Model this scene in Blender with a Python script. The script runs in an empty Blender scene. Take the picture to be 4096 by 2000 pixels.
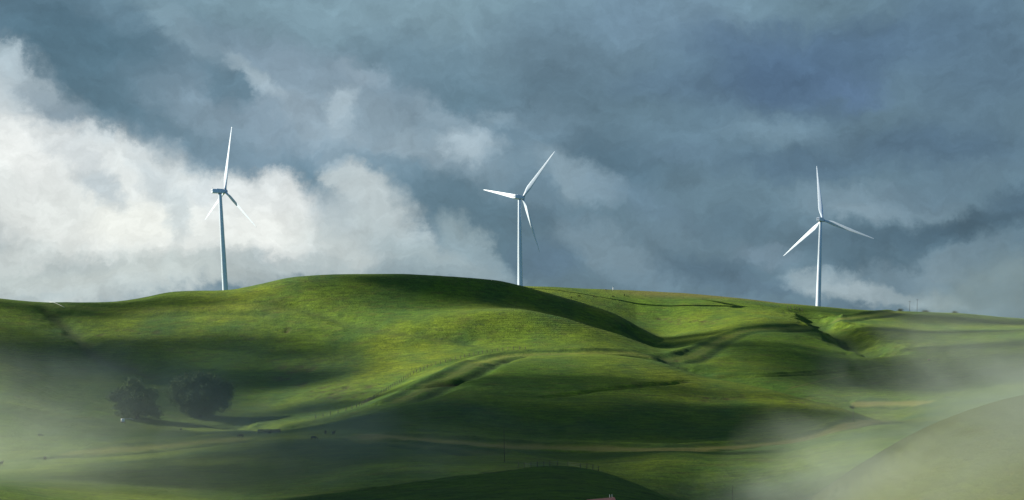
import bpy, bmesh, math, random
import numpy as np
from mathutils import Vector, Matrix, Euler

random.seed(7)
rng = np.random.default_rng(7)
sc = bpy.context.scene
COL = sc.collection

# ------------------------------------------------------------------ camera model
FPX, UC, VH = 6000.0, 2048.0, 1330.0       # focal length in photo pixels, centre column, eye level row
def wx(u, d): return (u - UC) * d / FPX
def wz(v, d): return (VH - v) * d / FPX

# ------------------------------------------------------------------ helpers
def tag(o, label=None, cat=None, group=None, kind=None):
    if label: o['label'] = label
    if cat: o['category'] = cat
    if group: o['group'] = group
    if kind: o['kind'] = kind
    return o

def mesh_obj(name, verts, faces, mat, parent=None, smooth=False):
    me = bpy.data.meshes.new(name)
    me.from_pydata([tuple(v) for v in verts], [], faces)
    me.update()
    if smooth:
        me.polygons.foreach_set('use_smooth', [True] * len(me.polygons))
    o = bpy.data.objects.new(name, me)
    COL.objects.link(o)
    if mat: me.materials.append(mat)
    if parent: o.parent = parent
    return o

def bm_obj(name, bm, mat, parent=None, smooth=False):
    me = bpy.data.meshes.new(name)
    bm.to_mesh(me); bm.free()
    if smooth:
        me.polygons.foreach_set('use_smooth', [True] * len(me.polygons))
    o = bpy.data.objects.new(name, me)
    COL.objects.link(o)
    if mat: me.materials.append(mat)
    if parent: o.parent = parent
    return o

def empty(name, loc, rot=(0, 0, 0)):
    o = bpy.data.objects.new(name, None)
    o.empty_display_size = 0.5
    o.location = loc; o.rotation_euler = rot
    COL.objects.link(o)
    return o

def ring(c, axis, r, n, r2=None):
    """ring of n points around point c, perpendicular to axis"""
    a = Vector(axis).normalized()
    b = a.orthogonal().normalized() if abs(a.z) > .9 else Vector((0, 0, 1)).cross(a).normalized()
    e = a.cross(b)
    r2 = r2 or r
    return [Vector(c) + b * (r * math.cos(2*math.pi*i/n)) + e * (r2 * math.sin(2*math.pi*i/n)) for i in range(n)]

def loft(rings, cap=True):
    n = len(rings[0]); V = []; F = []
    for r in rings: V += list(r)
    for k in range(len(rings) - 1):
        for i in range(n):
            j = (i + 1) % n
            F.append((k*n+i, k*n+j, (k+1)*n+j, (k+1)*n+i))
    if cap:
        F.append(tuple(range(n - 1, -1, -1)))
        m = (len(rings) - 1) * n
        F.append(tuple(range(m, m + n)))
    return V, F

def tube(pts, rads, n=8):
    rs = []
    for i, p in enumerate(pts):
        a = Vector(pts[min(i+1, len(pts)-1)]) - Vector(pts[max(i-1, 0)])
        rs.append(ring(p, a, rads[i] if hasattr(rads, '__len__') else rads, n))
    return loft(rs)

def join(parts):
    V = []; F = []
    for v, f in parts:
        o = len(V); V += list(v); F += [tuple(i + o for i in q) for q in f]
    return V, F

def box(cx, cy, cz, sx, sy, sz):
    V = [Vector((cx + a*sx/2, cy + b*sy/2, cz + c*sz/2)) for a in (-1, 1) for b in (-1, 1) for c in (-1, 1)]
    F = [(0,1,3,2), (4,6,7,5), (0,4,5,1), (2,3,7,6), (0,2,6,4), (1,5,7,3)]
    return V, F

# ------------------------------------------------------------------ materials
def new_mat(name):
    m = bpy.data.materials.new(name); m.use_nodes = True
    nt = m.node_tree; nt.nodes.clear()
    return m, nt, nt.nodes, nt.links

def N(nt, t, **kw):
    n = nt.nodes.new(t)
    for k, v in kw.items():
        if k.startswith('i_'):
            key = k[2:]
            key = int(key) if key.isdigit() else key
            n.inputs[key].default_value = v
        else: setattr(n, k, v)
    return n

def simple_mat(name, c1, c2, scale=2.0, rough=.6, bump=0.0, detail=6):
    m, nt, ns, L = new_mat(name)
    out = N(nt, 'ShaderNodeOutputMaterial'); b = N(nt, 'ShaderNodeBsdfPrincipled')
    tc = N(nt, 'ShaderNodeTexCoord')
    no = N(nt, 'ShaderNodeTexNoise', i_Scale=scale, i_Detail=detail, i_Roughness=.6)
    L.new(tc.outputs['Object'], no.inputs['Vector'])
    r = N(nt, 'ShaderNodeValToRGB')
    r.color_ramp.elements[0].position = .35; r.color_ramp.elements[1].position = .68
    r.color_ramp.elements[0].color = (*c1, 1); r.color_ramp.elements[1].color = (*c2, 1)
    L.new(no.outputs['Fac'], r.inputs['Fac']); L.new(r.outputs['Color'], b.inputs['Base Color'])
    b.inputs['Roughness'].default_value = rough
    if bump:
        bp = N(nt, 'ShaderNodeBump', i_Strength=bump, i_Distance=.1)
        L.new(no.outputs['Fac'], bp.inputs['Height']); L.new(bp.outputs['Normal'], b.inputs['Normal'])
    L.new(b.outputs[0], out.inputs[0])
    return m

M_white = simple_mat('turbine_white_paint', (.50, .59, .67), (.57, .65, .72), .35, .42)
M_wood = simple_mat('weathered_wood', (.06, .045, .035), (.13, .10, .075), 3, .85, .3)
M_wire = simple_mat('fence_wire', (.12, .12, .12), (.2, .19, .18), 3, .5)
M_cow = simple_mat('black_hide', (.008, .008, .009), (.02, .017, .015), 2, 1.0)
M_cow.node_tree.nodes['Principled BSDF'].inputs['Specular IOR Level'].default_value = .05
M_pole = simple_mat('dark_pole_wood', (.02, .017, .014), (.04, .033, .026), 3, .95)
M_bark = simple_mat('bark', (.035, .03, .025), (.08, .065, .05), 1.5, .9, .5)
M_marker = simple_mat('white_marker', (.78, .78, .74), (.85, .85, .8), 1, .5)
M_orange = simple_mat('orange_marker_paint', (.55, .13, .05), (.7, .2, .08), 2, .6)
M_tank = simple_mat('pale_tank', (.7, .7, .66), (.82, .82, .78), 1, .5)
M_rust = simple_mat('rusty_brown', (.28, .16, .07), (.4, .24, .1), 2, .8)
M_roof = simple_mat('faded_red_roof', (.15, .07, .065), (.22, .10, .09), 1.2, .7)
M_wall = simple_mat('shed_boards', (.10, .09, .08), (.16, .14, .12), 1.5, .8)
M_metal = simple_mat('galvanised_metal', (.35, .36, .37), (.5, .5, .5), 2, .4)

# ------------------------------------------------------------------ sun
SUN_AZ, SUN_EL = math.radians(78), math.radians(27)     # to the left of the view axis and above it
SUN = Vector((-math.cos(SUN_EL) * math.sin(SUN_AZ), math.cos(SUN_EL) * math.cos(SUN_AZ), math.sin(SUN_EL)))
sl = bpy.data.lights.new('sun', 'SUN'); sl.energy = 5.0; sl.angle = math.radians(.5); sl.color = (1, .93, .80)
so = bpy.data.objects.new('sun', sl); so.rotation_euler = SUN.to_track_quat('Z', 'Y').to_euler(); COL.objects.link(so)
EXPO = 1.2
sc.view_settings.view_transform = 'Standard'; sc.view_settings.look = 'None'
sc.view_settings.exposure = EXPO; sc.view_settings.gamma = 1

# ------------------------------------------------------------------ numeric helpers
def pchip_eval(X, Y, x):
    """X: (K,n) increasing along K, Y: (K,n); x: (m,) -> (m,n)"""
    K, n = X.shape
    h = np.diff(X, axis=0); dl = np.diff(Y, axis=0) / h
    D = np.zeros_like(Y)
    w1 = 2*h[1:] + h[:-1]; w2 = h[1:] + 2*h[:-1]
    same = dl[1:] * dl[:-1] > 0
    with np.errstate(divide='ignore', invalid='ignore'):
        hm = (w1 + w2) / (w1 / dl[:-1] + w2 / dl[1:])
    D[1:-1] = np.where(same, hm, 0)
    D[0] = dl[0]; D[-1] = dl[-1]
    out = np.empty((len(x), n))
    cols = np.arange(n)
    for i, xv in enumerate(x):
        k = np.clip((X <= xv).sum(0) - 1, 0, K - 2)
        hh = h[k, cols]; t = np.clip((xv - X[k, cols]) / hh, 0, 1)
        y0, y1, d0, d1 = Y[k, cols], Y[k+1, cols], D[k, cols], D[k+1, cols]
        out[i] = y0*(2*t**3-3*t**2+1) + d0*hh*(t**3-2*t**2+t) + y1*(-2*t**3+3*t**2) + d1*hh*(t**3-t**2)
    return out

_P = rng.permutation(512)
def vnoise(x, y, seed=0):
    xi = np.floor(x).astype(int); yi = np.floor(y).astype(int)
    fx = x - xi; fy = y - yi
    fx = fx*fx*fx*(fx*(fx*6-15)+10); fy = fy*fy*fy*(fy*(fy*6-15)+10)
    def g(a, b): return _P[(_P[(a + seed*17) & 511] + b) & 511] / 255.5 - 1
    return (g(xi, yi)*(1-fx) + g(xi+1, yi)*fx)*(1-fy) + (g(xi, yi+1)*(1-fx) + g(xi+1, yi+1)*fx)*fy
def fbm(x, y, seed=0, octv=4):
    s = 0; a = 1
    for i in range(octv):
        c, sn = math.cos(i*.9+.3), math.sin(i*.9+.3)
        s = s + a * vnoise((x*c - y*sn) * 2**i + 13*i, (x*sn + y*c) * 2**i - 7*i, seed + i); a *= .5
    return s

# ------------------------------------------------------------------ terrain from its crest, hollow and foot lines
CURVES = [
 # near ground under the camera
 [(-1600,2830,20),(5700,2830,20)],
 [(-1600,2530,60),(5700,2530,60)],
 [(-1600,2400,120),(5700,2400,120)],
 [(-1600,2260,190),(0,2290,190),(2800,2290,190),(3000,2260,190),(3300,2140,185),(3600,2040,180),(4096,1950,175),(5700,1780,170)],
 # A front crest
 [(-1600,1880,300),(-300,1930,300),(0,1965,300),(300,2005,300),(900,2050,300),(1300,1990,310),(1700,1930,320),(2000,1888,330),(2180,1872,335),(2350,1888,335),(2500,1930,325),(2650,1990,310),(2800,2080,290),(3000,2110,270),(3200,2030,255),(3400,1900,250),(3600,1775,250),(3800,1680,250),(4096,1590,250),(5700,1400,250)],
 # A2 hollow
 [(-1600,1860,345),(0,1945,345),(900,1990,345),(1300,1965,350),(1700,1925,360),(2000,1893,372),(2180,1885,378),(2350,1905,378),(2500,1950,368),(2650,2010,350),(2800,2060,340),(3000,2060,330),(3200,2010,320),(3400,1950,320),(3600,1890,320),(4096,1800,320),(5700,1650,320)],
 # W
 [(-1600,1820,410),(0,1900,410),(400,1905,410),(900,1905,410),(1300,1875,410),(1700,1840,415),(2050,1836,425),(2300,1856,430),(2500,1842,430),(2700,1826,430),(2900,1850,420),(3100,1845,420),(3300,1800,430),(3600,1760,430),(4096,1740,430),(5700,1700,430)],
 # T toe track
 [(-1600,1740,500),(0,1830,500),(400,1805,505),(700,1785,510),(1000,1762,515),(1300,1748,520),(1800,1766,525),(2048,1790,525),(2400,1797,525),(2700,1800,525),(3072,1778,530),(3250,1750,535),(3370,1708,545),(3500,1690,560),(3700,1690,560),(4096,1680,560),(5700,1600,560)],
 # N near hill crest / left second crest
 [(-1600,1500,640),(0,1612,640),(200,1650,640),(480,1685,640),(650,1705,640),(830,1722,640),(1024,1722,645),(1250,1690,660),(1400,1640,690),(1500,1595,720),(1750,1485,770),(1900,1448,790),(2100,1430,800),(2400,1422,800),(2620,1444,790),(2800,1500,760),(3072,1552,710),(3310,1610,660),(3414,1637,640),(3533,1673,625),(3700,1668,640),(4096,1620,640),(5700,1500,640)],
 # N2 hollow
 [(-1600,1510,700),(0,1622,700),(200,1662,700),(480,1698,700),(650,1712,700),(830,1712,700),(1024,1700,700),(1250,1665,710),(1400,1620,740),(1500,1578,765),(1750,1476,810),(1900,1442,830),(2100,1424,840),(2400,1417,840),(2620,1452,835),(2800,1535,820),(3072,1598,780),(3310,1655,730),(3414,1672,710),(3533,1676,700),(3700,1640,700),(4096,1580,700),(5700,1470,700)],
 # D left knoll crest
 [(-1600,1340,800),(0,1450,800),(185,1500,800),(280,1513,800),(500,1530,800),(640,1556,800),(800,1590,800),(1000,1610,800),(1250,1570,810),(1500,1500,830),(1750,1430,860),(2000,1395,880),(2300,1385,885),(2620,1420,885),(2800,1462,880),(3072,1490,860),(3414,1560,830),(3700,1560,820),(4096,1500,820),(5700,1420,820)],
 # D2
 [(-1600,1350,850),(0,1462,850),(185,1508,850),(280,1516,850),(500,1530,850),(640,1535,850),(800,1540,850),(1000,1545,850),(1250,1510,860),(1500,1445,875),(1750,1390,895),(2000,1360,905),(2300,1355,905),(2620,1402,910),(2800,1430,915),(3072,1450,905),(3414,1500,890),(3700,1490,890),(4096,1440,890),(5700,1380,890)],
 # E spur
 [(-1600,1260,930),(0,1360,930),(300,1370,930),(640,1380,930),(1000,1370,930),(1500,1310,935),(1900,1250,940),(2048,1238,945),(2227,1262,945),(2366,1302,945),(2485,1336,945),(2565,1366,945),(2640,1392,950),(2800,1385,960),(3072,1385,960),(3414,1425,960),(3700,1410,960),(4096,1380,960),(5700,1340,960)],
 # E2
 [(-1600,1230,965),(0,1310,965),(300,1325,965),(640,1310,965),(1000,1270,970),(1500,1240,975),(1900,1228,980),(2048,1232,985),(2227,1266,985),(2366,1308,985),(2485,1350,985),(2565,1380,985),(2640,1392,990),(2800,1365,1000),(3072,1345,1000),(3414,1385,1000),(3700,1375,1000),(4096,1350,1000),(5700,1310,1000)],
 # G main crest and flank
 [(-1600,1120,1040),(0,1190,1040),(160,1203,1040),(256,1210,1040),(425,1210,1040),(560,1193,1040),(700,1165,1040),(780,1161,1040),(900,1156,1040),(1024,1136,1040),(1120,1117,1040),(1200,1107,1040),(1320,1099,1040),(1500,1097,1040),(1700,1099,1040),(1870,1108,1040),(2000,1122,1045),(2048,1134,1045),(2108,1148,1050),(2191,1171,1050),(2267,1192,1050),(2366,1223,1050),(2445,1248,1050),(2540,1295,1045),(2640,1352,1040),(2800,1335,1040),(3072,1310,1040),(3250,1315,1040),(3414,1330,1040),(3700,1335,1040),(4096,1325,1040),(5700,1290,1040)],
 # G2 hollow behind
 [(-1600,1160,1110),(0,1235,1110),(425,1255,1110),(700,1215,1110),(1024,1190,1110),(1500,1160,1110),(1870,1165,1110),(2048,1180,1110),(2191,1200,1110),(2366,1240,1110),(2445,1262,1110),(2540,1300,1110),(2640,1325,1110),(2800,1300,1110),(3072,1276,1110),(3250,1285,1110),(3414,1290,1110),(3600,1298,1110),(3700,1310,1110),(4096,1312,1110),(5700,1270,1110)],
 # S back ridge
 [(-1600,1180,1260),(0,1250,1260),(425,1260,1260),(1024,1200,1260),(1700,1165,1260),(1900,1153,1260),(2095,1148,1260),(2200,1149,1260),(2400,1160,1260),(2600,1166,1260),(2800,1178,1260),(3000,1200,1250),(3110,1214,1250),(3200,1219,1240),(3266,1224,1240),(3400,1235,1240),(3600,1242,1240),(3750,1245,1240),(3900,1256,1240),(4096,1277,1240),(4400,1290,1240),(5700,1270,1240)],
 # S2 behind
 [(-1600,1230,1450),(0,1280,1450),(1024,1250,1450),(2095,1190,1450),(2800,1215,1450),(3400,1262,1450),(4096,1300,1450),(5700,1300,1450)],
 [(-1600,1430,2600),(5700,1430,2600)],
 [(-1600,1390,9000),(5700,1390,9000)],
]
US = np.concatenate([np.arange(-1600, -120, 40), np.arange(-120, 4220, 6), np.arange(4220, 5700, 40)]).astype(float)
DS = np.concatenate([np.array([3, 20, 40]), np.arange(60, 200, 5), np.arange(200, 560, 1.5), np.arange(560, 1300, 1.6),
                     np.arange(1300, 1500, 6), np.geomspace(1500, 9000, 30)]).astype(float)
def curve_on(us, pts, col):
    a = np.array(pts, float)
    x = a[:, 0][:, None]; y = a[:, col][:, None]
    if len(a) == 2: return np.interp(us, a[:, 0], a[:, col])
    v = pchip_eval(x, y, us)[:, 0]
    return v
def smooth_u(us, v, s=26.):
    g = np.arange(-1600, 5700, 6.); w = np.interp(g, us, v)
    k = np.exp(-.5*(np.arange(-15, 16)*6/s)**2); k /= k.sum()
    w = np.convolve(np.pad(w, 15, mode='edge'), k, 'valid')
    return np.interp(us, g, w)
KD = np.array([smooth_u(US, curve_on(US, c, 2)) for c in CURVES])
KV = np.array([smooth_u(US, curve_on(US, c, 1)) for c in CURVES])
KZ = (VH - KV) * KD / FPX
Z = pchip_eval(KD, KZ, DS)                        # rows depth, cols u
UU, DD = np.meshgrid(US, DS)
# soften the seams between control lines
for _ in range(6):
    Z[1:-1] = (Z[:-2] + 2*Z[1:-1] + Z[2:]) / 4
X = (UU - UC) * DD / FPX
near = np.clip((DD - 60) / 150, 0, 1) * np.clip((1700 - DD) / 300, 0.3, 1)
Z += near * (fbm(X/150, DD/170, 3, 3) * .9 + fbm(X/45, DD/38, 11, 3) * .38 + fbm(X/9, DD/9, 23, 3) * .07)

def ground_z(x, y):
    u = UC + x * FPX / y
    i = np.clip(np.searchsorted(DS, y) - 1, 0, len(DS) - 2); j = np.clip(np.searchsorted(US, u) - 1, 0, len(US) - 2)
    a = (y - DS[i]) / (DS[i+1] - DS[i]); b = (u - US[j]) / (US[j+1] - US[j])
    return (Z[i, j]*(1-b) + Z[i, j+1]*b)*(1-a) + (Z[i+1, j]*(1-b) + Z[i+1, j+1]*b)*a

def on_ground(u, v, dmin=200, dmax=1400):
    """the first ground point seen along pixel (u, v)"""
    j = np.clip(np.searchsorted(US, u) - 1, 0, len(US) - 2); b = (u - US[j]) / (US[j+1] - US[j])
    zc = Z[:, j]*(1-b) + Z[:, j+1]*b
    vv = VH - zc * FPX / DS
    ok = np.where((vv <= v) & (DS >= dmin) & (DS <= dmax))[0]
    if len(ok) == 0:
        m = (DS >= dmin) & (DS <= dmax)
        i = np.argmin(np.where(m, np.abs(vv - v), 1e9)); d = DS[i]
    else:
        i = ok[0]; d = DS[i]
        if i > 0 and vv[i-1] > v: d = DS[i-1] + (DS[i]-DS[i-1]) * (vv[i-1]-v) / (vv[i-1]-vv[i])
    x = wx(u, d)
    return x, d, float(ground_z(x, d))

def densify(pts, step=14):
    out = []
    for (a, b), (c, e) in zip(pts[:-1], pts[1:]):
        n = max(1, int(math.hypot(c-a, e-b) / step))
        out += [(a + (c-a)*i/n, b + (e-b)*i/n) for i in range(n)]
    return out + [pts[-1]]

def smooth_line(P, k=3):
    P = np.array(P, float)
    for _ in range(k):
        Q = P.copy(); Q[1:-1] = (P[:-2] + 2*P[1:-1] + P[2:]) / 4; P = Q
    return P

def ground_line(pix, dmin=200, dmax=1400, k=8):
    P = [on_ground(u, v, dmin, dmax) for u, v in densify(pix)]
    # drop jumps across hidden ground
    Q = [P[0]]
    for p in P[1:]:
        if abs(p[1] - Q[-1][1]) < 60: Q.append(p)
    return smooth_line(Q, k)

def dist_field(P, reach):
    """unsigned and signed (+ = far side) distance, and position 0..1 along the line, for vertices within reach"""
    D = np.full(Z.shape, 1e9); S = np.zeros(Z.shape); T = np.zeros(Z.shape)
    n = len(P) - 1
    for i in range(n):
        ax, ay = P[i, 0], P[i, 1]; bx, by = P[i+1, 0], P[i+1, 1]
        y0, y1 = min(ay, by) - reach, max(ay, by) + reach
        r0, r1 = np.searchsorted(DS, y0), np.searchsorted(DS, y1)
        if r1 <= r0: continue
        x0, x1 = min(ax, bx) - reach, max(ax, bx) + reach
        c0 = np.searchsorted(US, UC + min(x0*FPX/y0, x0*FPX/max(y1, 1))); c1 = np.searchsorted(US, UC + max(x1*FPX/y0, x1*FPX/y1))
        if c1 <= c0: continue
        sx, sy = X[r0:r1, c0:c1], DD[r0:r1, c0:c1]
        ex, ey = bx-ax, by-ay; L2 = ex*ex + ey*ey + 1e-9
        t = np.clip(((sx-ax)*ex + (sy-ay)*ey) / L2, 0, 1)
        dx, dy = sx - ax - t*ex, sy - ay - t*ey
        d = np.hypot(dx, dy)
        sg = np.sign(ex*dy - ey*dx)
        if ex < 0: sg = -sg
        sub = D[r0:r1, c0:c1]; m = d < sub
        sub[m] = d[m]; S[r0:r1, c0:c1][m] = (d*sg)[m]; T[r0:r1, c0:c1][m] = (i + t[m]) / n
    return D, S, T

BANK_SHADE = np.zeros(Z.shape); TRACK = np.zeros(Z.shape); DIRT = np.zeros(Z.shape); DRY = np.zeros(Z.shape)
def taper(T, e=.12): return np.clip(np.minimum(T, 1-T) / e, 0, 1)

def ravine(pix, depth, width, dirt=0., **kw):
    P = ground_line(pix, **kw)
    D, S, T = dist_field(P, width*3.2)
    wob = 1 + .35*fbm(X/12, DD/12, 77, 3)
    w = width * wob
    g = np.exp(-(D/w)**2) * taper(T)
    Z[...] -= depth * g
    np.maximum(BANK_SHADE, min(.8, depth*.3) * np.exp(-(D/(w*.6))**2) * taper(T), out=BANK_SHADE)
    if dirt: np.maximum(DIRT, dirt * np.exp(-(D/(w*.55))**2) * taper(T), out=DIRT)
    return P

def bench(pix, width, cut, tone=1., fill=None, **kw):
    """a track cut into the slope: bank on its uphill (far) side, shoulder and drop on its near side"""
    P = ground_line(pix, **kw)
    D, S, T = dist_field(P, width*4)
    tp = taper(T, .06) * (1 + .25*fbm(X/20, DD/20, 5, 2))
    ok = D < 1e8; f = fill if fill is not None else cut
    edge = 1 + .2*fbm(X/14, DD/14, 91, 3)
    Z[...] += .8*cut * tp * np.exp(-((S - width*1.8) / (width*.85*edge))**2) * ok
    Z[...] -= f * tp * np.exp(-((S + width*1.75) / (width*.8*edge))**2) * ok
    np.maximum(BANK_SHADE, min(1, cut*.45) * tp * np.exp(-((S + width*1.35) / (width*.5*edge))**2) * ok, out=BANK_SHADE)
    np.maximum(BANK_SHADE, min(1, cut*.32) * tp * np.exp(-((S - width*1.15) / (width*.35*edge))**2) * ok, out=BANK_SHADE)
    rut = 1 - .35*np.exp(-(D/(width*.16))**2)
    np.maximum(TRACK, rut * tone * taper(T, .03) * np.exp(-(D/(width*.7*edge))**4), out=TRACK)
    return P

def q(*p): return [(a*1.59006, b*1.59006) for a, b in p]

# ravines and eroded lines
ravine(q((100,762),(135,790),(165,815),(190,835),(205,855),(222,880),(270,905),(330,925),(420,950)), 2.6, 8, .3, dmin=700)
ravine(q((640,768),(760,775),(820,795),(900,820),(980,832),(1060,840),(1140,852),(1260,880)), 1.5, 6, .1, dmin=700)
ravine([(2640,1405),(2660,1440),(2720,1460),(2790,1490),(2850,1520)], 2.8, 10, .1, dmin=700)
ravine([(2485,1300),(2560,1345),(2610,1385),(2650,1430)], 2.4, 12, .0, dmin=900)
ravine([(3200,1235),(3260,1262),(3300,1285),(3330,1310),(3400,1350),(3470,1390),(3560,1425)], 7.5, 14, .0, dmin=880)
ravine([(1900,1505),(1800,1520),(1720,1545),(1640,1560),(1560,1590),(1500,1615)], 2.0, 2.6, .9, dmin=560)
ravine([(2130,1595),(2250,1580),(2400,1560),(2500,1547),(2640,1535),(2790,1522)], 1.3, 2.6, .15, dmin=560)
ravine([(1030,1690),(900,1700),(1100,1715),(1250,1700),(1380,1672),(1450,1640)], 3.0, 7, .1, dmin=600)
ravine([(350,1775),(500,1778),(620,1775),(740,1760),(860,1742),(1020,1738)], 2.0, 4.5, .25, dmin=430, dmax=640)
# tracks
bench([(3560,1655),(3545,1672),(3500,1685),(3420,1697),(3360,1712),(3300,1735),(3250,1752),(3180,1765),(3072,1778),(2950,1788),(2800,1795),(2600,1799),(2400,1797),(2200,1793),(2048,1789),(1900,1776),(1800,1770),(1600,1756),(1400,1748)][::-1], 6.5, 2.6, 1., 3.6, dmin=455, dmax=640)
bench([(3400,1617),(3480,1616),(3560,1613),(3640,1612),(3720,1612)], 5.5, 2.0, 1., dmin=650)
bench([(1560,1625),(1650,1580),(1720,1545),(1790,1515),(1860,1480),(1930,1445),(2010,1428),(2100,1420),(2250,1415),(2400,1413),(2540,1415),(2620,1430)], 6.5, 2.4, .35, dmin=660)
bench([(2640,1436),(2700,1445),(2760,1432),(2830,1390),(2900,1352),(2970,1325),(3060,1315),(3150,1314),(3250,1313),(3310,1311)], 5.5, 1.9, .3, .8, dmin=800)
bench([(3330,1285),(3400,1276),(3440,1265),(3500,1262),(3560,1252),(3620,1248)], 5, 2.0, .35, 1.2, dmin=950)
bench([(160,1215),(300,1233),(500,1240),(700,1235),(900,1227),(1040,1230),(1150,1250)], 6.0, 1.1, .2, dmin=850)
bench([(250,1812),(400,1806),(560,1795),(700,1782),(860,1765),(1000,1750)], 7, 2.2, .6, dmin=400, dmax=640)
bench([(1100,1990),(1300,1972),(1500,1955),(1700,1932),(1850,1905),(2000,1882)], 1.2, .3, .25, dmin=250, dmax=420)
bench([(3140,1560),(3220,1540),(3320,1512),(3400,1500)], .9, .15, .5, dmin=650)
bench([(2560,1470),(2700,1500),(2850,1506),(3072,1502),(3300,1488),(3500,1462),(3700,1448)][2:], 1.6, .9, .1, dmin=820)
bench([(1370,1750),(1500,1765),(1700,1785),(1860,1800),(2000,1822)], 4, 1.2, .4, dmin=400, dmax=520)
# dry strip along the back ridge
DRY[...] = .65 * np.clip((UU - 2950) / 300, 0, 1) * np.clip((320 - DD) / 40, 0, 1)
DRY[...] += np.clip((DD - 1205) / 25, 0, 1) * np.clip((1400 - DD) / 50, 0, 1) * np.clip((UU - 2350) / 250, 0, 1) * np.clip((3500 - UU) / 300, 0, 1)
# bare scuffed patches on the slopes
for (u, v, r, n, a, b) in [(2700,1282,60,16,2.2,.5), (2820,1290,40,10,2.2,.5), (2480,1300,40,4,1.,.3), (1230,1475,50,8,2.5,.6), (1350,1580,90,22,2.,.6), (1280,1560,70,12,2.,.6), (1110,1515,30,5,1.8,.6), (3180,1600,50,10,1.5,.5), (2960,1600,60,10,1.5,.5), (2860,1440,50,8,1.2,.4), (1150,1325,10,3,1.6,1.), (520,1330,60,5,2.,.6)]:
    for _ in range(n):
        x, y, z = on_ground(u + random.gauss(0, r), v + random.gauss(0, r*.16), 450)
        i0, i1 = np.searchsorted(DS, y-9), np.searchsorted(DS, y+9); uu = UC + x*FPX/y
        j0, j1 = np.searchsorted(US, uu-70), np.searchsorted(US, uu+70)
        w = random.uniform(.6, 1.4)
        g = np.exp(-((X[i0:i1, j0:j1]-x)/(a*w))**2 - ((DD[i0:i1, j0:j1]-y)/(b*4*w))**2)
        np.maximum(DIRT[i0:i1, j0:j1], g*.95, out=DIRT[i0:i1, j0:j1]); Z[i0:i1, j0:j1] -= .3*g

nr, nc = Z.shape
co = np.stack([X, DD, Z], -1).reshape(-1, 3).astype(np.float32)
idx = np.arange(nr*nc).reshape(nr, nc)
fc = np.stack([idx[:-1, :-1], idx[:-1, 1:], idx[1:, 1:], idx[1:, :-1]], -1).reshape(-1, 4).astype(np.int32)
me = bpy.data.meshes.new('grass_hills')
me.vertices.add(len(co)); me.vertices.foreach_set('co', co.ravel())
me.loops.add(fc.size); me.loops.foreach_set('vertex_index', fc.ravel())
me.polygons.add(len(fc)); me.polygons.foreach_set('loop_start', np.arange(0, fc.size, 4, dtype=np.int32))
me.polygons.foreach_set('use_smooth', np.ones(len(fc), bool))
me.update(calc_edges=True)
for nm, arr in (('track', TRACK), ('dirt', DIRT), ('dry', DRY), ('bank', BANK_SHADE)):
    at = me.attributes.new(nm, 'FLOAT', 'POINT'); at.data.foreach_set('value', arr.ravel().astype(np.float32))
hills = bpy.data.objects.new('hills', me); COL.objects.link(hills); tag(hills, kind='structure')

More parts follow.
